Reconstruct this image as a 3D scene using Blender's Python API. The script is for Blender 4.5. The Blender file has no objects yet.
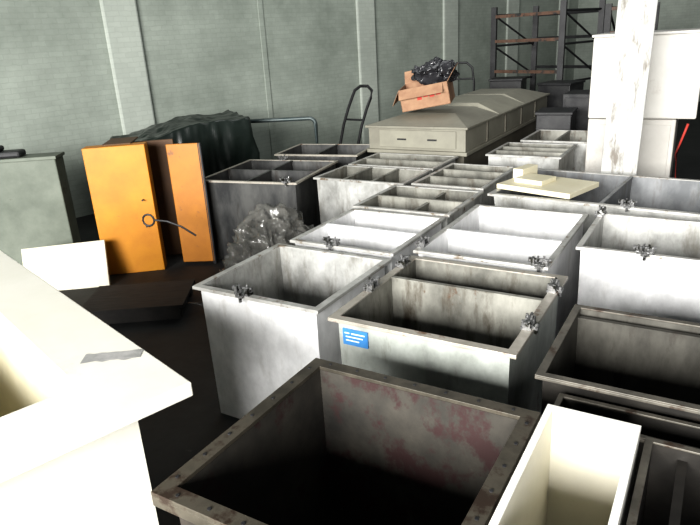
import bpy, bmesh, math, random
from mathutils import Matrix, Vector, noise
random.seed(4)
S=bpy.context.scene
S.view_settings.view_transform='Standard'
try: S.view_settings.look='Medium High Contrast'
except Exception as ex: print(ex)
COL=bpy.context.collection
def rad(a): return math.radians(a)
# ---------------- camera
R=Matrix.Rotation(rad(31.5),4,'Z')@Matrix.Rotation(rad(70),4,'X')@Matrix.Rotation(rad(-3.4),4,'Z')
cam=bpy.data.cameras.new('camera');co=bpy.data.objects.new('camera',cam);COL.objects.link(co)
co.matrix_world=Matrix.Translation((0,0,2))@R
cam.sensor_width=36;cam.lens=620/700*36;cam.clip_start=.02
S.camera=co
# ---------------- materials
def mat(name,c1,c2,scale=4,rough=.5,metal=0,bump=.1,c3=None,t3=.6,s3=9,stretch=(1,1,1),trans=0,detail=8,lo=.35,hi=.65,w3=.08,alpha=1,st3=None,c4=None,t4=.62,s4=5):
    m=bpy.data.materials.new(name);m.use_nodes=True;nt=m.node_tree;n=nt.nodes;l=nt.links
    b=n['Principled BSDF'];tc=n.new('ShaderNodeTexCoord');mp=n.new('ShaderNodeMapping');mp.inputs['Scale'].default_value=stretch
    oi=n.new('ShaderNodeObjectInfo');off=n.new('ShaderNodeVectorMath');off.operation='ADD'
    sc=n.new('ShaderNodeMath');sc.operation='MULTIPLY';sc.inputs[1].default_value=37;l.new(oi.outputs['Random'],sc.inputs[0])
    l.new(tc.outputs['Object'],off.inputs[0]);l.new(sc.outputs[0],off.inputs[1]);src=off.outputs[0]
    l.new(src,mp.inputs[0])
    a=n.new('ShaderNodeTexNoise');a.inputs['Scale'].default_value=scale;a.inputs['Detail'].default_value=detail;a.inputs['Roughness'].default_value=.65
    l.new(mp.outputs[0],a.inputs['Vector'])
    r=n.new('ShaderNodeValToRGB');r.color_ramp.elements[0].position=lo;r.color_ramp.elements[1].position=hi
    r.color_ramp.elements[0].color=(*c1,1);r.color_ramp.elements[1].color=(*c2,1);l.new(a.outputs['Fac'],r.inputs[0])
    out=r.outputs[0]
    def layer(out,c,t,s,w,st):
        a3=n.new('ShaderNodeTexNoise');a3.inputs['Scale'].default_value=s;a3.inputs['Detail'].default_value=10;a3.inputs['Roughness'].default_value=.7
        if st:
            mp3=n.new('ShaderNodeMapping');mp3.inputs['Scale'].default_value=st;l.new(src,mp3.inputs[0]);l.new(mp3.outputs[0],a3.inputs['Vector'])
        else: l.new(mp.outputs[0],a3.inputs['Vector'])
        r3=n.new('ShaderNodeValToRGB');r3.color_ramp.elements[0].position=t;r3.color_ramp.elements[1].position=t+w
        l.new(a3.outputs['Fac'],r3.inputs[0])
        mx=n.new('ShaderNodeMix');mx.data_type='RGBA';mx.inputs['B'].default_value=(*c,1)
        l.new(r3.outputs[0],mx.inputs['Factor']);l.new(out,mx.inputs['A']);return mx.outputs['Result']
    if c3: out=layer(out,c3,t3,s3,w3,st3)
    if c4: out=layer(out,c4,t4,s4,.05,None)
    l.new(out,b.inputs['Base Color'])
    b.inputs['Roughness'].default_value=rough;b.inputs['Metallic'].default_value=metal
    b.inputs['Alpha'].default_value=alpha
    if trans: b.inputs['Transmission Weight'].default_value=trans
    if bump:
        bp=n.new('ShaderNodeBump');bp.inputs['Strength'].default_value=bump;bp.inputs['Distance'].default_value=.02
        l.new(a.outputs['Fac'],bp.inputs['Height']);l.new(bp.outputs[0],b.inputs['Normal'])
    return m
M={}
STK=(4,4,1.0)
RU=(.12,.07,.038)
M['steel']=mat('worn_steel',(.27,.27,.255),(.54,.54,.52),6,.42,.3,.04,(.17,.155,.125),.52,2.6,(1,1,.7),w3=.24,st3=STK,c4=RU,t4=.65,s4=5)
M['steel_bright']=mat('bright_steel',(.60,.60,.60),(.82,.82,.82),7,.45,.12,.04,(.42,.405,.37),.55,2.4,(1,1,.7),w3=.28,st3=STK,c4=(.28,.22,.16),t4=.67,s4=5)
M['steel_green']=mat('grey_green_steel',(.27,.285,.26),(.46,.485,.45),7,.42,.3,.04,(.15,.14,.10),.56,2.4,(1,1,.7),w3=.22,st3=STK,c4=RU,t4=.66,s4=5)
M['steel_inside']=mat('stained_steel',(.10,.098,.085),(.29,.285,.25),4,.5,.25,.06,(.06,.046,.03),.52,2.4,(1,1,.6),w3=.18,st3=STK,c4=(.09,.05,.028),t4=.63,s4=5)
M['steel_blue']=mat('cool_grey_steel',(.11,.115,.12),(.22,.225,.23),5,.5,.2,.04,(.08,.07,.055),.52,2,(1,1,.5),w3=.2,st3=STK)
M['dark_steel']=mat('dark_steel',(.014,.014,.016),(.042,.042,.042),5,.5,.3,.1,(.07,.05,.035),.64,8)
M['dull_steel']=mat('weathered_dark_steel',(.03,.031,.032),(.10,.10,.096),5,.45,.35,.08,(.025,.018,.014),.55,2,(1,1,.4),w3=.15,st3=STK)
M['rim_rust']=mat('rusty_rim',(.040,.035,.026),(.10,.088,.067),7,.5,.3,.1,(.032,.020,.013),.54,7)
M['rust_tank']=mat('rusty_shaded_tank',(.012,.010,.008),(.04,.032,.025),5,.6,.1,.15,(.03,.014,.012),.56,3.2,(1,1,.7))  # rust tones, with shadow darkened into the base colour
M['rust_tank_grey']=mat('maroon_residue_shaded_steel',(.010,.009,.007),(.042,.037,.029),3.0,.75,.0,.10,(.022,.0065,.006),.52,3.4,(1,1,.8),w3=.06,c4=(.060,.055,.046),t4=.61,s4=3)  # maroon residue; the dark base also carries painted shadow
M['brown_tank']=mat('brown_stained_shaded_steel',(.009,.008,.007),(.028,.025,.021),5,.5,.3,.1,(.04,.028,.02),.62,6)  # brown stains, darkened so the colour stands in for shadow
M['brown_inner']=mat('shaded_stained_steel',(.026,.024,.020),(.09,.086,.073),4,.5,.25,.06,(.02,.014,.010),.53,2,(1,1,.4),w3=.15,st3=STK)  # stained interior with shadow put into its dark base colour
M['rim']=mat('steel_rim',(.34,.335,.315),(.52,.515,.49),8,.4,.35,.03,(.18,.14,.10),.56,10)
M['rim_dirty']=mat('dirty_rim',(.28,.26,.22),(.44,.41,.36),8,.45,.35,.05,(.15,.085,.05),.56,8)
M['rim_dark']=mat('grimy_shaded_rim',(.065,.06,.05),(.145,.132,.11),8,.5,.3,.05,(.045,.028,.018),.56,9)  # grime plus painted shadow for the near right tanks
M['clamp']=mat('clamp_metal',(.10,.10,.10),(.45,.45,.45),30,.3,.7,.05,(.02,.02,.015),.5,30)
M['white_pp']=mat('white_polypropylene',(.66,.645,.565),(.71,.695,.625),3,.45,0,.02,(.60,.565,.46),.60,5,w3=.2)
M['trough_white']=mat('trough_polypropylene',(.80,.79,.73),(.86,.85,.79),3,.45,0,.02,(.72,.68,.58),.62,5,w3=.15)
M['trough_inner']=mat('pale_polypropylene',(.70,.67,.56),(.78,.75,.65),3,.5,0,.02,(.52,.46,.35),.60,4,w3=.15)
M['cream_pp']=mat('cream_polypropylene',(.64,.59,.42),(.72,.67,.51),3,.5,0,.02,(.44,.37,.24),.60,5)
M['cream_dull']=mat('dull_cream_board',(.50,.475,.37),(.58,.55,.44),3,.5,0,.02,(.38,.33,.22),.60,5)
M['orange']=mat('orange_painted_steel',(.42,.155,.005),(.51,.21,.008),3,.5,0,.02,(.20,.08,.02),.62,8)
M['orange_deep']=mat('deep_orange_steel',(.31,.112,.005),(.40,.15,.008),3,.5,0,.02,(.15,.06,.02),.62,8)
M['orange_shaded']=mat('shaded_orange_steel',(.06,.026,.008),(.095,.042,.010),3,.6,0,.02,(.04,.02,.012),.62,8)  # orange steel with the cabinet's interior shade put into the colour
M['black']=mat('black_metal',(.010,.010,.011),(.028,.028,.03),6,.5,.2,.05)
M['tarp']=mat('black_tarp',(.005,.009,.007),(.013,.019,.016),3,.32,0,.3)
M['green_tank']=mat('grey_green_panel',(.085,.10,.077),(.15,.168,.135),2,.6,0,.05,(.07,.07,.05),.62,4)
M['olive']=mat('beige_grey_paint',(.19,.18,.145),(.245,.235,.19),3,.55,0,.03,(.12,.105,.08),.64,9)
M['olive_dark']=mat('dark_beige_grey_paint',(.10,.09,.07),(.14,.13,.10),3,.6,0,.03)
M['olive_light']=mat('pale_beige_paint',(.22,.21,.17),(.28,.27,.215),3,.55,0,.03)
M['card']=mat('cardboard',(.26,.14,.085),(.38,.23,.14),6,.8,0,.1)
M['red']=mat('red_print',(.40,.03,.02),(.48,.05,.035),9,.7,0,0)
M['plastic']=mat('clear_plastic_sheet',(.06,.06,.053),(.20,.195,.18),5,.12,0,.2,alpha=.42)
M['bag']=mat('black_bin_bag',(.012,.012,.014),(.05,.05,.055),6,.22,0,.4)
M['grey_tube']=mat('grey_tube',(.05,.07,.07),(.09,.11,.11),6,.4,.3,.03)
M['rack_orange']=mat('faded_beam',(.08,.045,.03),(.15,.085,.06),6,.6,0,.03,(.03,.03,.03),.5,5)
M['wood']=mat('dirty_wood',(.008,.007,.006),(.022,.019,.017),6,.8,0,.2,stretch=(1,6,1))
M['blue_label']=mat('blue_label',(.03,.14,.36),(.05,.2,.44),6,.4,0,0)
M['white_ink']=mat('white_ink',(.55,.65,.75),(.65,.72,.8),6,.5,0,0)
M['tape']=mat('silver_tape',(.30,.30,.29),(.44,.43,.42),25,.4,.2,.15)
M['column']=mat('flaking_white_paint',(.38,.385,.365),(.55,.55,.53),3,.75,0,.1,(.20,.18,.155),.53,2.2,(1,1,1),w3=.10,st3=(4,4,.9),c4=(.09,.07,.055),t4=.64,s4=5)
M['white_box']=mat('white_panel',(.60,.58,.535),(.70,.68,.635),2,.5,0,.02,(.44,.40,.35),.57,3,w3=.2)
M['white_box2']=mat('off_white_panel',(.50,.48,.44),(.61,.59,.55),2,.5,0,.02,(.38,.34,.30),.57,3,w3=.2)
M['floor']=mat('dirty_concrete',(.005,.005,.005),(.018,.0175,.017),2.5,.7,0,.3,(.045,.042,.038),.67,9)
def brick(name,c1,c2):
    m=bpy.data.materials.new(name);m.use_nodes=True;nt=m.node_tree;n=nt.nodes;l=nt.links;b=n['Principled BSDF']
    tc=n.new('ShaderNodeTexCoord');sp=n.new('ShaderNodeSeparateXYZ');cb=n.new('ShaderNodeCombineXYZ')
    l.new(tc.outputs['Object'],sp.inputs[0]);l.new(sp.outputs['X'],cb.inputs['X']);l.new(sp.outputs['Z'],cb.inputs['Y'])
    dn=n.new('ShaderNodeTexNoise');dn.inputs['Scale'].default_value=12;dn.inputs['Detail'].default_value=4;l.new(tc.outputs['Object'],dn.inputs['Vector'])
    dm=n.new('ShaderNodeVectorMath');dm.operation='SCALE';dm.inputs['Scale'].default_value=.035;l.new(dn.outputs['Color'],dm.inputs[0])
    da=n.new('ShaderNodeVectorMath');da.operation='ADD';l.new(cb.outputs[0],da.inputs[0]);l.new(dm.outputs[0],da.inputs[1])
    br=n.new('ShaderNodeTexBrick');br.inputs['Scale'].default_value=1;br.inputs['Brick Width'].default_value=.17;br.inputs['Row Height'].default_value=.062
    br.inputs['Mortar Size'].default_value=.008;br.inputs['Mortar Smooth'].default_value=1
    br.inputs['Color1'].default_value=(1,1,1,1);br.inputs['Color2'].default_value=(.92,.92,.92,1);br.inputs['Mortar'].default_value=(.86,.86,.86,1)
    l.new(da.outputs[0],br.inputs['Vector'])
    a=n.new('ShaderNodeTexNoise');a.inputs['Scale'].default_value=.6;a.inputs['Detail'].default_value=12;a.inputs['Roughness'].default_value=.7;l.new(tc.outputs['Object'],a.inputs['Vector'])
    r=n.new('ShaderNodeValToRGB');r.color_ramp.elements[0].position=.34;r.color_ramp.elements[1].position=.64
    r.color_ramp.elements[0].color=(*c1,1);r.color_ramp.elements[1].color=(*c2,1);l.new(a.outputs['Fac'],r.inputs[0])
    mx=n.new('ShaderNodeMix');mx.data_type='RGBA';mx.blend_type='MULTIPLY';mx.inputs['Factor'].default_value=1
    l.new(r.outputs[0],mx.inputs['A']);l.new(br.outputs['Color'],mx.inputs['B']);l.new(mx.outputs['Result'],b.inputs['Base Color'])
    bp=n.new('ShaderNodeBump');bp.inputs['Strength'].default_value=.35;bp.inputs['Distance'].default_value=.01;l.new(br.outputs['Color'],bp.inputs['Height']);l.new(bp.outputs[0],b.inputs['Normal'])
    b.inputs['Roughness'].default_value=.7
    return m
M['brick']=brick('painted_brick',(.205,.232,.20),(.345,.38,.335))
M['brick_light']=brick('pale_painted_brick',(.33,.36,.32),(.43,.465,.415))
# ---------------- mesh helpers
def bx(bm,x0,x1,y0,y1,z0,z1,mi=0,rot=None,piv=None):
    vs=[bm.verts.new((x,y,z)) for z in (z0,z1) for x,y in ((x0,y0),(x1,y0),(x1,y1),(x0,y1))]
    if rot: bmesh.ops.rotate(bm,verts=vs,cent=piv or Vector(((x0+x1)/2,(y0+y1)/2,(z0+z1)/2)),matrix=rot)
    for f in ((3,2,1,0),(4,5,6,7),(0,1,5,4),(1,2,6,5),(2,3,7,6),(3,0,4,7)):
        fc=bm.faces.new([vs[i] for i in f]);fc.material_index=mi
    return vs
def frame(bm,ox0,ox1,oy0,oy1,ix0,ix1,iy0,iy1,z0,z1):
    def loop(a,b,c,d,z): return [bm.verts.new(p) for p in ((a,c,z),(b,c,z),(b,d,z),(a,d,z))]
    ot=loop(ox0,ox1,oy0,oy1,z1);it=loop(ix0,ix1,iy0,iy1,z1);ob=loop(ox0,ox1,oy0,oy1,z0);ib=loop(ix0,ix1,iy0,iy1,z0)
    for k in range(4):
        j=(k+1)%4
        for q in ((ot[k],ot[j],it[j],it[k]),(ob[j],ob[k],ib[k],ib[j]),(ob[k],ob[j],ot[j],ot[k]),(ib[j],ib[k],it[k],it[j])): bm.faces.new(q)
def cyl(bm,p,q,r,n=10,mi=0):
    p=Vector(p);q=Vector(q);d=q-p
    bmesh.ops.create_cone(bm,cap_ends=True,segments=n,radius1=r,radius2=r,depth=d.length,matrix=Matrix.Translation((p+q)/2)@d.to_track_quat('Z','Y').to_matrix().to_4x4())
def tube(bm,pts,r,n=8):
    pts=[Vector(p) for p in pts];rings=[]
    for i,p in enumerate(pts):
        d=(pts[min(i+1,len(pts)-1)]-pts[max(i-1,0)]).normalized();q=d.to_track_quat('Z','Y')
        rings.append([bm.verts.new(p+q@Vector((r*math.cos(2*math.pi*k/n),r*math.sin(2*math.pi*k/n),0))) for k in range(n)])
    for a,b in zip(rings,rings[1:]):
        for k in range(n): bm.faces.new((a[k],a[(k+1)%n],b[(k+1)%n],b[k]))
    bm.faces.new(rings[0][::-1]);bm.faces.new(rings[-1])
def mk(name,bm,mats,parent=None,loc=None,rot=None,bev=0,smooth=False):
    bmesh.ops.recalc_face_normals(bm,faces=bm.faces)
    me=bpy.data.meshes.new(name);bm.to_mesh(me);bm.free()
    if not isinstance(mats,(list,tuple)): mats=[mats]
    for m in mats: me.materials.append(m)
    if smooth:
        for p in me.polygons: p.use_smooth=True
    o=bpy.data.objects.new(name,me);COL.objects.link(o)
    if parent: o.parent=parent
    if loc: o.location=loc
    if rot: o.rotation_euler=(0,0,rot)
    if bev:
        b=o.modifiers.new('bevel','BEVEL');b.width=bev;b.segments=2;b.limit_method='ANGLE'
    return o
def empty(name,loc,rot,label,cat,group=None):
    e=bpy.data.objects.new(name,None);COL.objects.link(e);e.location=loc;e.rotation_euler=(0,0,rot);e.empty_display_size=.1
    e['label']=label;e['category']=cat
    if group: e['group']=group
    return e
def tag(o,label,cat,group=None):
    o['label']=label;o['category']=cat
    if group:o['group']=group
    return o
def clamp_mesh():
    bm=bmesh.new()
    bx(bm,-.045,.045,-.022,.022,0,.012)
    bx(bm,-.045,-.030,-.018,.018,.012,.042)
    bx(bm,.022,.040,-.02,.02,.012,.035)
    cyl(bm,(-.05,.0,.032),(.055,.0,.036),.007)
    cyl(bm,(-.012,-.006,.01),(-.008,-.02,.058),.006)
    cyl(bm,(.012,.004,.01),(.018,.012,.050),.006)
    cyl(bm,(-.062,0,.03),(-.048,0,.03),.014)
    cyl(bm,(.0,-.034,-.03),(.0,-.034,.02),.009)
    bx(bm,-.02,.02,-.045,-.02,-.004,.01)
    bmesh.ops.recalc_face_normals(bm,faces=bm.faces)
    me=bpy.data.meshes.new('clamp');bm.to_mesh(me);bm.free();me.materials.append(M['clamp']);return me
CL=clamp_mesh()
bm=bmesh.new();cyl(bm,(0,0,-.002),(0,0,.003),.006,8);BM=bpy.data.meshes.new('rim_bolt');bm.to_mesh(BM);bm.free();BM.materials.append(M['black'])
GROUP='metal process tanks packed in rows'
def tank(x0,x1,y0,y1,h,body,rim,label,rot=0,fl=.024,wall=.008,inset=None,parts=(),clamps=(),taper=.98,rt=.007,group=GROUP,name='metal_tank',bolts=0,inner=None,rimdrop=.018,z0=0):
    w=x1-x0;d=y1-y0;cx=(x0+x1)/2;cy=(y0+y1)/2
    e=empty(name,(cx,cy,z0),rot,label,'tank',group)
    ins=fl if inset is None else inset
    W=w/2-ins;D=d/2-ins
    bm=bmesh.new();zb=.03
    bx(bm,-W,W,-D,-D+wall,zb,h-rt);bx(bm,-W,W,D-wall,D,zb,h-rt)
    bx(bm,-W,-W+wall,-D+wall,D-wall,zb,h-rt);bx(bm,W-wall,W,-D+wall,D-wall,zb,h-rt)
    bx(bm,-W,W,-D,D,0,zb)
    for v in bm.verts:
        if v.co.z<h*.5: v.co.x*=taper;v.co.y*=taper
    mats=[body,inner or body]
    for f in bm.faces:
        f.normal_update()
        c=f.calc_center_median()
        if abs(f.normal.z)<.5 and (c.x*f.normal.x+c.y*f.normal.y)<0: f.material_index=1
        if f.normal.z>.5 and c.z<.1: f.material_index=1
    mk('tank_body',bm,mats,e)
    bm=bmesh.new();a=w/2;b=d/2;i=ins+wall;iw=a-i;ib=b-i
    frame(bm,-a,a,-b,b,-iw,iw,-ib,ib,h-rt,h)
    if rimdrop: frame(bm,-a,a,-b,b,-a+.005,a-.005,-b+.005,b-.005,h-rimdrop,h-rt)
    mk('rim',bm,rim,e,bev=.0015)
    if bolts:
        r=i*.45
        for k in range(bolts):
            t=(k+.5)/bolts*2-1
            for p in ((t*(a-r),-b+r),(t*(a-r),b-r),(-a+r,t*(b-r)),(a-r,t*(b-r))):
                o=bpy.data.objects.new('rim_bolt',BM);COL.objects.link(o);o.parent=e;o.location=(p[0],p[1],h)
    for ax,f,hf in parts:
        bm=bmesh.new();zz=h*hf-rt
        if ax=='y':
            yy=-D+2*D*f;bx(bm,-W+wall,W-wall,yy-.005,yy+.005,.04,zz);bx(bm,-W+wall,W-wall,yy-.013,yy+.013,zz,zz+.006)
        else:
            xx=-W+2*W*f;bx(bm,xx-.005,xx+.005,-D+wall,D-wall,.04,zz);bx(bm,xx-.013,xx+.013,-D+wall,D-wall,zz,zz+.006)
        mk('divider',bm,inner or body,e)
    for s,t in clamps:
        c=bpy.data.objects.new('clamp',CL);COL.objects.link(c);c.parent=e;k=fl*.8
        if s=='f': c.location=(-a+w*t,-b+k,h);c.rotation_euler=(0,0,.05)
        if s=='b': c.location=(-a+w*t,b-k,h);c.rotation_euler=(0,0,math.pi)
        if s=='l': c.location=(-a+k,-b+d*t,h);c.rotation_euler=(0,0,-math.pi/2)
        if s=='r': c.location=(a-k,-b+d*t,h);c.rotation_euler=(0,0,math.pi/2)
    return e
# ---------------- structure
def struct(o): o['kind']='structure';return o
bm=bmesh.new();bx(bm,-14,8,-6,24,-.1,0);struct(mk('floor',bm,M['floor']))
WA=math.atan2(.968,.25)
bm=bmesh.new();bx(bm,-9,19,0,.3,0,4.5);struct(mk('wall_left',bm,M['brick'],loc=(-7,5,0),rot=WA))
for i,(s,w,dp,mm) in enumerate([(.86,.48,.06,'brick_light'),(3.1,.10,.02,'brick'),(5.37,.46,.06,'brick_light'),(7.85,.5,.06,'brick_light'),(10.2,.5,.06,'brick_light'),(12.6,.5,.06,'brick_light')]):
    bm=bmesh.new();bx(bm,s-w/2,s+w/2,-dp,0,0,4.5);struct(mk('trim_%d'%(i+1),bm,M[mm],loc=(-7,5,0),rot=WA,bev=.03))
bm=bmesh.new();bx(bm,-5,8,0,.3,0,4.5);struct(mk('wall_back',bm,M['brick'],loc=(0,18,0)))
# ---------------- tanks
st,sb,sg,si=M['steel'],M['steel_bright'],M['steel_green'],M['steel_inside']
t1=tank(-2.33,-1.53,2.18,2.95,.8,sb,M['rim'],'tall bright steel tank with plain front and rim clamp',clamps=[('f',.42)],inner=st,fl=.03)
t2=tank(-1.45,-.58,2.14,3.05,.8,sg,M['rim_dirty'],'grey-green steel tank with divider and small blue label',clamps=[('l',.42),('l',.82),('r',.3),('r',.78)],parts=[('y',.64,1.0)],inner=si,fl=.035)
bm=bmesh.new();bx(bm,-.375,-.245,-.427,-.419,.665,.745);lb=mk('maker_label',bm,M['blue_label'],t2);lb['label']='small blue printed label'
for k,(a,b) in enumerate([(-.365,-.34),(-.33,-.26),(-.36,-.27),(-.36,-.29)]):
    z=.725 if k<2 else .725-.018*(k-1)
    bm=bmesh.new();bx(bm,a,b,-.4275,-.426,z-.003,z+.003);mk('label_print',bm,M['white_ink'],lb)
tank(-2.3,-1.56,3.03,3.84,.8,sb,M['rim'],'bright steel tank with clamp, beside divided tank',clamps=[('f',.42)],parts=[('y',.5,1)],inner=sb)
tank(-1.48,-.70,3.13,4.23,.8,sb,M['rim'],'long bright steel tank with cross divider',clamps=[('f',.94),('l',.1)],parts=[('y',.42,1)],inner=sb)
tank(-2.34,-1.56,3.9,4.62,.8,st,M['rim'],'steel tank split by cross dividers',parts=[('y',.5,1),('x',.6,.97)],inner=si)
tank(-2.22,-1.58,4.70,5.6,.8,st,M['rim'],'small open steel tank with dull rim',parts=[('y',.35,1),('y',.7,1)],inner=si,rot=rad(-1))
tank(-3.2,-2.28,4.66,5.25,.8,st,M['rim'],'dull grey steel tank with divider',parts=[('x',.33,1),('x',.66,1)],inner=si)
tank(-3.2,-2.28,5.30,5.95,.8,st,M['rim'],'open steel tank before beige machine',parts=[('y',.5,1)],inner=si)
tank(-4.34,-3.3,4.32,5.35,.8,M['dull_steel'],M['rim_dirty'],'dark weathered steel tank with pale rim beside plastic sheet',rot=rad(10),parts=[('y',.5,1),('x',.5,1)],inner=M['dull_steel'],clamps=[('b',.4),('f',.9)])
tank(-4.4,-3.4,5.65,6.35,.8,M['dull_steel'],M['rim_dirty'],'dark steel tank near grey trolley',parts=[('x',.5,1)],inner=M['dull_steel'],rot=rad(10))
tank(-.64,.26,3.52,4.28,.8,sb,M['rim'],'bright steel tank with rim clamps',clamps=[('f',.40),('l',.95)],inner=st)
bs=tank(-1.47,1.35,4.43,5.45,.33,st,M['rim'],'wide shallow grey steel basin on legs set at an angle',clamps=[('f',.36)],parts=[('x',.29,1)],inner=M['steel_blue'],rot=rad(-5),z0=.47,taper=.97,name='metal_basin',group='metal basins',fl=.035)
for x in(-1.3,-.1,1.3):
    for y in(-.42,.42):
        bm=bmesh.new();bx(bm,x-.025,x+.025,y-.025,y+.025,-.47,0);mk('leg',bm,M['dull_steel'],bs)
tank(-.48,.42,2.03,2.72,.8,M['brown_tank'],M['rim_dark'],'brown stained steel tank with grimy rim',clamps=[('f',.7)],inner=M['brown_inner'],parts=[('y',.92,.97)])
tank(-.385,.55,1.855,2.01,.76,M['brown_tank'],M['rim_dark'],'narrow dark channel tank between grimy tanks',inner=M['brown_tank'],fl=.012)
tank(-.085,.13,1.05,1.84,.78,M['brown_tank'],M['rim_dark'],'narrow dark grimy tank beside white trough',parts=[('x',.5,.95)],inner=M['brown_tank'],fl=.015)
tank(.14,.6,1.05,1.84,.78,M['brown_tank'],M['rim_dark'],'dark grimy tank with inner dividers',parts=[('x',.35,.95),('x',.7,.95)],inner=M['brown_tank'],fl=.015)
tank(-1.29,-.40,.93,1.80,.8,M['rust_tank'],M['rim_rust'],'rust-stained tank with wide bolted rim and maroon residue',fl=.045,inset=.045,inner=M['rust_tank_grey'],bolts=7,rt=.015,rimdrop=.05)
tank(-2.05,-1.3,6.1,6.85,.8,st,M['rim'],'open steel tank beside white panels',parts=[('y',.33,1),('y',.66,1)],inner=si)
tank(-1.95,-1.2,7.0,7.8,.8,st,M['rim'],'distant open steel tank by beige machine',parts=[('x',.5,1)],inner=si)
bm=bmesh.new();bx(bm,-.31,.31,-.23,.23,0,.04);bx(bm,-.22,.02,-.12,.10,.04,.075);bx(bm,-.31,-.22,.0,.23,.04,.12)
tag(mk('plastic_block',bm,M['cream_pp'],loc=(-1.13,4.86,.802),rot=rad(-16),bev=.004),'cream plastic block lying across basin rim','block')
tank(-.385,-.10,1.16,1.83,.82,M['trough_white'],M['trough_white'],'narrow white plastic trough wedged between rusty tanks',name='plastic_trough',fl=.0,inset=0,wall=.022,rt=.004,rimdrop=0,inner=M['trough_inner'],taper=.92,group='plastic tanks')
# big white tank
e=empty('plastic_tank',(-1.35,1.2,0),rad(-16.5),'large white plastic tank with wide flange and silver tape','tank','plastic tanks')
X0,Y0=-2.15,-1.3;H=1.0
bm=bmesh.new();frame(bm,X0+.14,-.14,Y0+.14,-.14,X0+.17,-.25,Y0+.17,-.255,.03,H-.05);bx(bm,X0+.14,-.14,Y0+.14,-.14,0,.03)
for f in bm.faces:
    f.normal_update();c=f.calc_center_median()
    if f.normal.z>.5 and c.z<.1: f.material_index=1
    if abs(f.normal.z)<.5 and X0+.16<c.x<-.2 and Y0+.16<c.y<-.2: f.material_index=1
mk('tank_body',bm,[M['white_pp'],M['cream_pp']],e)
bm=bmesh.new();frame(bm,X0,0,Y0,0,X0+.2,-.26,Y0+.25,-.265,H-.05,H);mk('flange',bm,M['white_pp'],e,bev=.004)
bm=bmesh.new();g=[];random.seed(2)
for i in range(9):
    x=-.10+.20*i/8
    g.append((bm.verts.new((x,-.03+random.uniform(-.003,.003)-.01*(i%3==0),0)),bm.verts.new((x,.03+random.uniform(-.004,.004),0))))
for a,b in zip(g,g[1:]): bm.faces.new((a[0],b[0],b[1],a[1]))
tp=mk('tape_strip',bm,M['tape'],e,loc=(-.37,-.10,H+.0015),rot=rad(52));tp['label']='flat strip of silver tape'
# ---------------- orange cabinet
e=empty('orange_cabinet',(-4.84,3.53,0),0,'upright orange sheet-metal cabinet with chipped paint','cabinet')
def panel(name,p,q,z0,z1,th,m,off=0,par=e,org=(-4.84,3.53)):
    p=Vector(p);q=Vector(q);d=q-p;bm=bmesh.new();bx(bm,0,d.length,off,off+th,z0,z1)
    return mk(name,bm,m,par,loc=(p.x-org[0],p.y-org[1],0),rot=math.atan2(d.y,d.x),bev=.006)
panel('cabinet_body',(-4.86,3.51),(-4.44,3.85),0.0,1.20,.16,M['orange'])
panel('back_panel',(-4.86,4.06),(-4.55,4.30),0.0,1.17,.03,M['orange_shaded'])  # back panel coloured dark as the shadowed gap
panel('top_flange',(-4.80,3.68),(-4.60,3.84),1.195,1.21,.40,M['orange_shaded'])
for t,z in ((.45,.7),(.45,.45)):
    bm=bmesh.new();cyl(bm,(.8*t-.02,.6*t-.02,z),(.8*t-.005,.6*t-.04,z),.008);mk('bolt_head',bm,M['black'],e)
e2=empty('orange_panel',(-4.32,4.02,0),0,'narrow orange metal panel standing beside orange cabinet','locker')  # right-hand panel of the orange cabinet, built as its own object
panel('panel_face',(-4.36,4.02),(-4.08,4.16),0.03,1.17,.03,M['orange_deep'],par=e2,org=(-4.32,4.02))
panel('panel_rear',(-4.38,4.09),(-4.14,4.21),0.0,1.15,.03,M['orange_shaded'],par=e2,org=(-4.32,4.02))
panel('panel_edge',(-4.095,4.15),(-4.07,4.17),0.0,1.17,.04,M['black'],par=e2,org=(-4.32,4.02))
bm=bmesh.new();pts=[]
for k in range(13):
    an=k/12*2*math.pi;pts.append((.05*math.cos(an),0,.05*math.sin(an)))
tube(bm,pts,.009);tube(bm,[(.05,0,0),(.15,.02,-.02),(.27,.02,-.07),(.38,.04,-.16)],.009)
tag(mk('hooked_rod',bm,M['black'],loc=(-4.08,3.45,.64),rot=rad(25)),'black steel rod with round eye end','rod')
# ---------------- cream panel + green tank
ang=math.atan2(.43,.6)
bm=bmesh.new();bx(bm,-.74,0,0,.03,0,.42)
o=tag(mk('cream_panel',bm,M['cream_dull'],loc=(-4.60,3.33,0.005),bev=.006),'thin cream panel leaning against grey-green tank','panel')
o.rotation_euler=(rad(-20),rad(-2),ang)
e=empty('green_grey_tank',(-5.34,3.56,0),ang,'tall grey-green panelled tank against brick wall','tank')
bm=bmesh.new();bx(bm,-1.3,0,0,.22,0,1.08);mk('tank_body',bm,M['green_tank'],e,bev=.01)
bm=bmesh.new();bx(bm,-1.32,.015,-.015,.235,1.08,1.11);mk('lid',bm,M['green_tank'],e,bev=.004)
bm=bmesh.new();bx(bm,-.85,-.32,.03,.2,1.11,1.17);bx(bm,-.8,-.5,.05,.18,1.17,1.22);mk('black_fitting',bm,M['black'],e,bev=.02)
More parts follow.
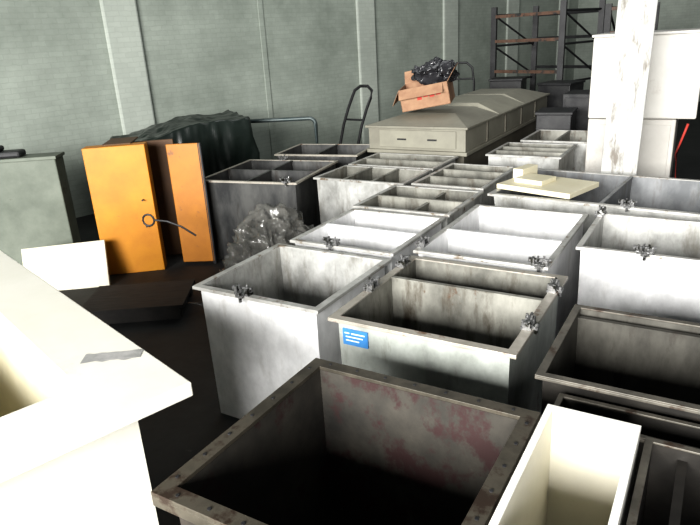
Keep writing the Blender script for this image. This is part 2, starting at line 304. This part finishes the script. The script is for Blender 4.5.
# ---------------- draped things
def drape(name,cx,cy,lx,ly,rot,fn,m,amp,n=60,fr=3,seed=0,smooth=True,ridge=0):
    bm=bmesh.new();g=[]
    for i in range(n+1):
        row=[]
        for j in range(n+1):
            u=i/n*2-1;v=j/n*2-1
            z=fn(u,v);p=Vector((u*lx,v*ly,z))
            nn=noise.noise_vector(p*fr+Vector((seed,seed,0)))
            q=p+nn*amp
            if ridge:
                w1=abs(noise.noise(Vector((p.x*fr*1.5,p.y*fr*1.5,p.z*fr*1.2))+Vector((seed,9,4))))
                w2=abs(noise.noise(Vector((p.x*fr*3,p.y*fr*3,p.z*fr*2))+Vector((seed,2,7))))
                q+=Vector((u,v,.5))*ridge*((.5-w1)*2+(.5-w2)*.8)
            row.append(bm.verts.new(q))
        g.append(row)
    for i in range(n):
        for j in range(n): bm.faces.new((g[i][j],g[i+1][j],g[i+1][j+1],g[i][j+1]))
    for v in bm.verts: v.co.z=max(v.co.z,.005)
    return mk(name,bm,m,loc=(cx,cy,0),rot=rot,smooth=smooth)
def ft(u,v):
    s=max(abs(u)**3,abs(v)**3);base=1.10+.11*u+.03*math.cos(u*4)
    return base*min(1,(1-s)*3.3) if s>.7 else base
tag(drape('tarp_covered_machine',-5.62,5.46,.80,.48,rad(58),ft,M['tarp'],.03,n=90,fr=3,ridge=.045),'machine covered by black tarpaulin beside brick wall','tarp')
def fb(u,v):
    s=min(1,u*u+v*v);return .03+.72*(1-s)**.8
tag(drape('crumpled_plastic_sheet',-2.95,3.70,.38,.38,0,fb,M['plastic'],.05,n=120,fr=7,seed=4,ridge=.11),'crumpled dusty clear plastic sheet draped between tanks','plastic sheet')
e=empty('wooden_board',(-3.95,3.05,0),rad(34),'dirty dark wooden board on low blocks','board')
bm=bmesh.new();bx(bm,-.36,.45,-.25,.3,.09,.12);mk('board_top',bm,M['wood'],e)
for y in(-.2,.24):
    bm=bmesh.new();bx(bm,-.34,.42,y-.04,y+.04,0,.09);mk('bearer',bm,M['wood'],e)
# ---------------- beige machine
e=empty('beige_machine',(-2.80,7.7,0),0,'long grey-beige metal machine with sloping panelled hood','machine')
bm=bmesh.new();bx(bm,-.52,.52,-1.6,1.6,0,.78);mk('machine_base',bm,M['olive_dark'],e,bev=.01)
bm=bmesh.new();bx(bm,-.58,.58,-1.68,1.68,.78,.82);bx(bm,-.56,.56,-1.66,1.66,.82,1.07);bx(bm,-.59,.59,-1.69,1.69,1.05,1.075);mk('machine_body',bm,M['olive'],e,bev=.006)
for n_i,(ya,yb,hh) in enumerate(((-1.66,-.62,.085),(-.60,.40,.11),(.42,1.64,.11))):
    bm=bmesh.new();z=1.075
    b=[(-.57,ya,z),(.57,ya,z),(.57,yb,z),(-.57,yb,z)];d0=.42 if n_i==0 else .10;d1=.4 if n_i==2 else .015
    t=[(-.28,ya+d0,z+hh),(.28,ya+d0,z+hh),(.28,yb-d1,z+hh),(-.28,yb-d1,z+hh)]
    vm=[bm.verts.new(x) for x in b];vt=[bm.verts.new(x) for x in t]
    for k in range(4): bm.faces.new((vm[k],vm[(k+1)%4],vt[(k+1)%4],vt[k]))
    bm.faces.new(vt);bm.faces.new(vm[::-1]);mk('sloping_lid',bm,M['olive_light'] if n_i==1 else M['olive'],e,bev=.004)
bm=bmesh.new();bx(bm,-.42,.46,-1.675,-1.655,.85,1.03);mk('access_panel',bm,M['olive_light'],e,bev=.004)
for x in(-.15,.2):
    bm=bmesh.new();bx(bm,x-.05,x+.05,-1.69,-1.675,.93,.945);mk('panel_handle',bm,M['black'],e)
for y in(-.99,-.33,.33,.99):
    bm=bmesh.new();bx(bm,.555,.57,y-.015,y+.015,.83,1.05);mk('body_seam',bm,M['olive_dark'],e)
# thin trolley behind the machine, its looped handle showing above the hood
e=empty('hand_truck',(-3.75,9.9,0),rad(20),'dark hand truck with thin looped handle behind beige machine','hand truck')
bm=bmesh.new();tube(bm,[(-.2,0,.1),(-.2,.05,1.2),(-.17,.06,1.42),(-.08,.06,1.5),(.08,.06,1.5),(.17,.06,1.42),(.2,.05,1.2),(.2,0,.1)],.018);mk('loop_frame',bm,M['black'],e,smooth=True)
bm=bmesh.new();cyl(bm,(-.2,.05,1.25),(.2,.05,1.25),.014);mk('cross_bar',bm,M['black'],e)
bm=bmesh.new();bx(bm,-.22,.22,-.25,0,.005,.02);mk('toe_plate',bm,M['black'],e)
for x in(-.24,.24):
    bm=bmesh.new();cyl(bm,(x-.03,.05,.13),(x+.03,.05,.13),.13,18);mk('wheel',bm,M['black'],e)
# dark clutter along machine
for (x,y,w,d,h,r) in ((-1.85,8.25,.42,.5,.95,5),(-1.0,8.55,.5,.5,.8,-8),(-.9,9.6,.45,.45,1.1,10),(-2.2,10.0,.5,.5,1.15,-12),(-3.1,10.3,.5,.5,1.2,6)):
    e=empty('dark_crate',(x,y,0),rad(r),'dark steel crate beside beige machine','crate','dark crates')
    bm=bmesh.new();bx(bm,-w/2,w/2,-d/2,d/2,0,h);mk('crate_body',bm,M['dark_steel'],e,bev=.01)
    bm=bmesh.new();bx(bm,-w/2-.015,w/2+.015,-d/2-.015,d/2+.015,h,h+.03);mk('crate_lid',bm,M['black'],e,bev=.004)
# cardboard box & bin bag
e=empty('cardboard_box',(-2.88,6.60,1.235),rad(14),'open torn cardboard box with red printing on sloping hood','box')
e.rotation_euler=(rad(5),rad(-9),rad(14))
bm=bmesh.new();w=.27;d=.2;h=.24;t=.006
bx(bm,-w,w,-d,-d+t,0,h);bx(bm,-w,w,d-t,d,0,h);bx(bm,-w,-w+t,-d,d,0,h);bx(bm,w-t,w,-d,d,0,h);bx(bm,-w,w,-d,d,0,t);mk('box_body',bm,M['card'],e)
for args,rt,pv in [((-w,w*.8,-d-.12,-d,h-.004,h),Matrix.Rotation(.9,3,'X'),(0,-d,h)),((-w-.18,-w,-d,d,h-.004,h),Matrix.Rotation(-1.0,3,'Y'),(-w,0,h)),((w,w+.16,-d,d*.7,h-.004,h),Matrix.Rotation(-.9,3,'Y'),(w,0,h)),((-w,w,d,d+.16,h-.004,h),Matrix.Rotation(.9,3,'X'),(0,d,h))]:
    bm=bmesh.new();bx(bm,*args,rot=rt,piv=Vector(pv));mk('flap',bm,M['card'],e)
for k,(a,b) in enumerate([(.13,.18),(.10,.19),(.12,.19),(.11,.17),(.12,.18)]):
    bm=bmesh.new();bx(bm,-.15+k*.07,-.10+k*.07,-d-.003,-d,a,b);mk('red_print',bm,M['red'],e)
bm=bmesh.new();bmesh.ops.create_icosphere(bm,subdivisions=5,radius=1)
for v in bm.verts:
    n_=noise.noise_vector(v.co*2.2)+.5*noise.noise_vector(v.co*6)
    v.co=Vector((v.co.x*.25,v.co.y*.19,v.co.z*.12))+n_*.07
tag(mk('bin_bag',bm,M['bag'],loc=(-2.82,6.65,1.57),smooth=True),'shiny black bin bag spilling over open cardboard box','bag')
# ---------------- trolley & hand truck
e=empty('platform_trolley',(-5.02,6.62,0),rad(28),'grey tubular platform trolley','trolley')
bm=bmesh.new();pts=[(-.48,0,.2),(-.48,0,.9)]
for k in range(7):
    an=math.pi-k/6*math.pi/2;pts.append((-.40+.08*math.cos(an),0,.95+.08*math.sin(an)))
for k in range(7):
    an=math.pi/2-k/6*math.pi/2;pts.append((.40+.08*math.cos(an),0,.95+.08*math.sin(an)))
pts.append((.48,0,.2));tube(bm,pts,.026);mk('push_handle',bm,M['grey_tube'],e,smooth=True)
bm=bmesh.new();bx(bm,-.5,.5,-.05,.6,.18,.22);mk('deck',bm,M['grey_tube'],e)
for x in(-.4,.4):
    for y in(.05,.5):
        bm=bmesh.new();cyl(bm,(x-.02,y,.08),(x+.02,y,.08),.08,16);bx(bm,x-.03,x+.03,y-.02,y+.02,.14,.18);mk('wheel',bm,M['black'],e)
e=empty('hand_truck',(-4.85,8.0,0),rad(-8),'black tubular hand truck with closed loop handle','hand truck')
def P3(x,t):
    return (x+.34*t*t,.10*t,.1+1.2*t)
pts=[P3(-.17,t) for t in (0,.3,.55,.75,.88)]+[(.15,.09,1.26),(.25,.1,1.32),(.38,.1,1.32),(.46,.09,1.26)]+[P3(.17,t) for t in (.88,.75,.55,.3,0)]
bm=bmesh.new();tube(bm,pts,.022);mk('loop_frame',bm,M['black'],e,smooth=True)
for t in(.2,.62):
    bm=bmesh.new();cyl(bm,P3(-.17,t),P3(.17,t),.015);mk('cross_bar',bm,M['black'],e)
for x in(-.2,.2):
    bm=bmesh.new();cyl(bm,(x-.03,.05,.13),(x+.03,.05,.13),.13,18);mk('wheel',bm,M['black'],e)
bm=bmesh.new();bx(bm,-.2,.2,-.25,.0,0.005,.02);mk('toe_plate',bm,M['black'],e)
# ---------------- rack
def rack(P,hs,label,zs,bt):
    e=empty('pallet_rack',(P['a'][0],P['a'][1],0),0,label,'rack','pallet racks');ox,oy=P['a']
    Q={k:(x-ox,y-oy) for k,(x,y) in P.items()}
    for k in 'abcd':
        bm=bmesh.new();x,y=Q[k];bx(bm,x-.045,x+.045,y-.04,y+.04,0,hs[k]);mk('upright',bm,M['black'],e)
    for p,q in(('a','c'),('b','d')):
        for z in(.5,1.1,1.7,2.2):
            bm=bmesh.new();cyl(bm,(*Q[p],z),(*Q[q],z),.018,6);cyl(bm,(*Q[p],z),(*Q[q],z-.55),.018,6);mk('side_brace',bm,M['black'],e)
    for z in zs:
        for p,q in(('a','b'),('c','d')):
            bm=bmesh.new();A=Vector(Q[p]);B=Vector(Q[q]);d=B-A;bx(bm,0,d.length,-.025,.025,z,z+bt);mk('beam',bm,M['rack_orange'] if p=='a' else M['black'],e,loc=(A.x,A.y,0),rot=math.atan2(d.y,d.x))
rack({'a':(-3.65,11.2),'b':(-2.38,10.7),'c':(-3.2,12.2),'d':(-2.0,11.8)},{'a':2.33,'b':2.34,'c':2.33,'d':2.34},'black pallet rack with faded orange beams',(1.25,1.75,2.15),.05)
rack({'a':(-1.75,10.9),'b':(-1.2,10.9),'c':(-1.75,12.1),'d':(-1.2,12.1)},{'a':2.25,'b':2.25,'c':2.25,'d':2.25},'black pallet rack frame behind white panels',(1.3,1.8,2.15),.05)
# ---------------- column
bm=bmesh.new();bx(bm,-.145,.145,-.13,.13,0,4.5);bx(bm,-.16,.16,-.15,.15,0,.12)
o=mk('trim_7',bm,M['column'],loc=(-.76,5.86,0),bev=.01);struct(o);o.rotation_euler=(0,rad(1.0),rad(6))
# ---------------- white boxes
e=empty('white_cabinet',(-.78,7.0,0),rad(2),'white panelled cabinet behind white column','cabinet')
bm=bmesh.new();bx(bm,-.40,.38,-.4,.4,0,1.10);mk('cabinet_body',bm,M['white_box2'],e,bev=.01)
bm=bmesh.new();bx(bm,-.36,.34,-.412,-.4,.1,1.05);mk('front_panel',bm,M['white_box2'],e,bev=.003)
e=empty('white_tank',(-.74,7.0,1.10),rad(2),'tall white plastic tank stacked on white cabinet','tank')
bm=bmesh.new();bx(bm,-.44,.5,-.44,.38,0.01,.76);mk('tank_body',bm,M['white_box'],e,bev=.015)
bm=bmesh.new();bx(bm,-.455,.515,-.455,.395,.76,.785);mk('lid',bm,M['white_box'],e,bev=.008)
bm=bmesh.new();tube(bm,[(0,0,0),(.01,0,.5),(-.02,0,.8),(.03,.0,1.0),(.05,0,1.08)],.011)
tag(mk('red_pipe',bm,M['red'],loc=(-.33,6.50,0),smooth=True),'upright red pipe beside white cabinet','pipe')
e=empty('dark_machine',(.35,7.7,0),0,'dark metal machine beside white panels','machine')
bm=bmesh.new();bx(bm,-.45,.9,-.4,.6,0,1.2);bx(bm,-.3,.7,-.3,.5,1.2,2.1);bx(bm,-.2,.2,-.5,.3,1.4,1.7);mk('machine_body',bm,M['dark_steel'],e,bev=.02)
bm=bmesh.new();bx(bm,-.2,.6,-.42,-.4,.3,1.0);mk('machine_door',bm,M['dark_steel'],e,bev=.004)
e=empty('dark_cabinet',(-1.55,9.3,0),0,'dark steel cabinet behind tank rows','cabinet')
bm=bmesh.new();bx(bm,-.4,.4,-.3,.3,0,1.1);mk('cabinet_body',bm,M['dark_steel'],e,bev=.01)
bm=bmesh.new();bx(bm,-.36,.36,-.32,-.3,.05,1.05);mk('cabinet_door',bm,M['dark_steel'],e,bev=.004)
# ---------------- light
w=bpy.data.worlds.new('world');S.world=w;w.use_nodes=True;bg=w.node_tree.nodes['Background'];bg.inputs[0].default_value=(.93,.98,1,1);bg.inputs[1].default_value=.17
def area(name,loc,tgt,sx,sy,en,c):
    L=bpy.data.lights.new(name,'AREA');L.shape='RECTANGLE';L.size=sx;L.size_y=sy;L.energy=en;L.color=c
    o=bpy.data.objects.new(name,L);COL.objects.link(o);o.location=loc;o.rotation_euler=(Vector(tgt)-Vector(loc)).to_track_quat('-Z','Y').to_euler()
area('window_light',(-.8,-6.5,3.2),(-1.5,4,.6),7,2.8,3300,(1,.99,.965))
area('wall_fill',(-3.4,7.4,4.4),(-4.0,8.0,0),3,2.5,55,(.98,1,.98))  # added overhead fill that brightens the wall; no roof opening is known
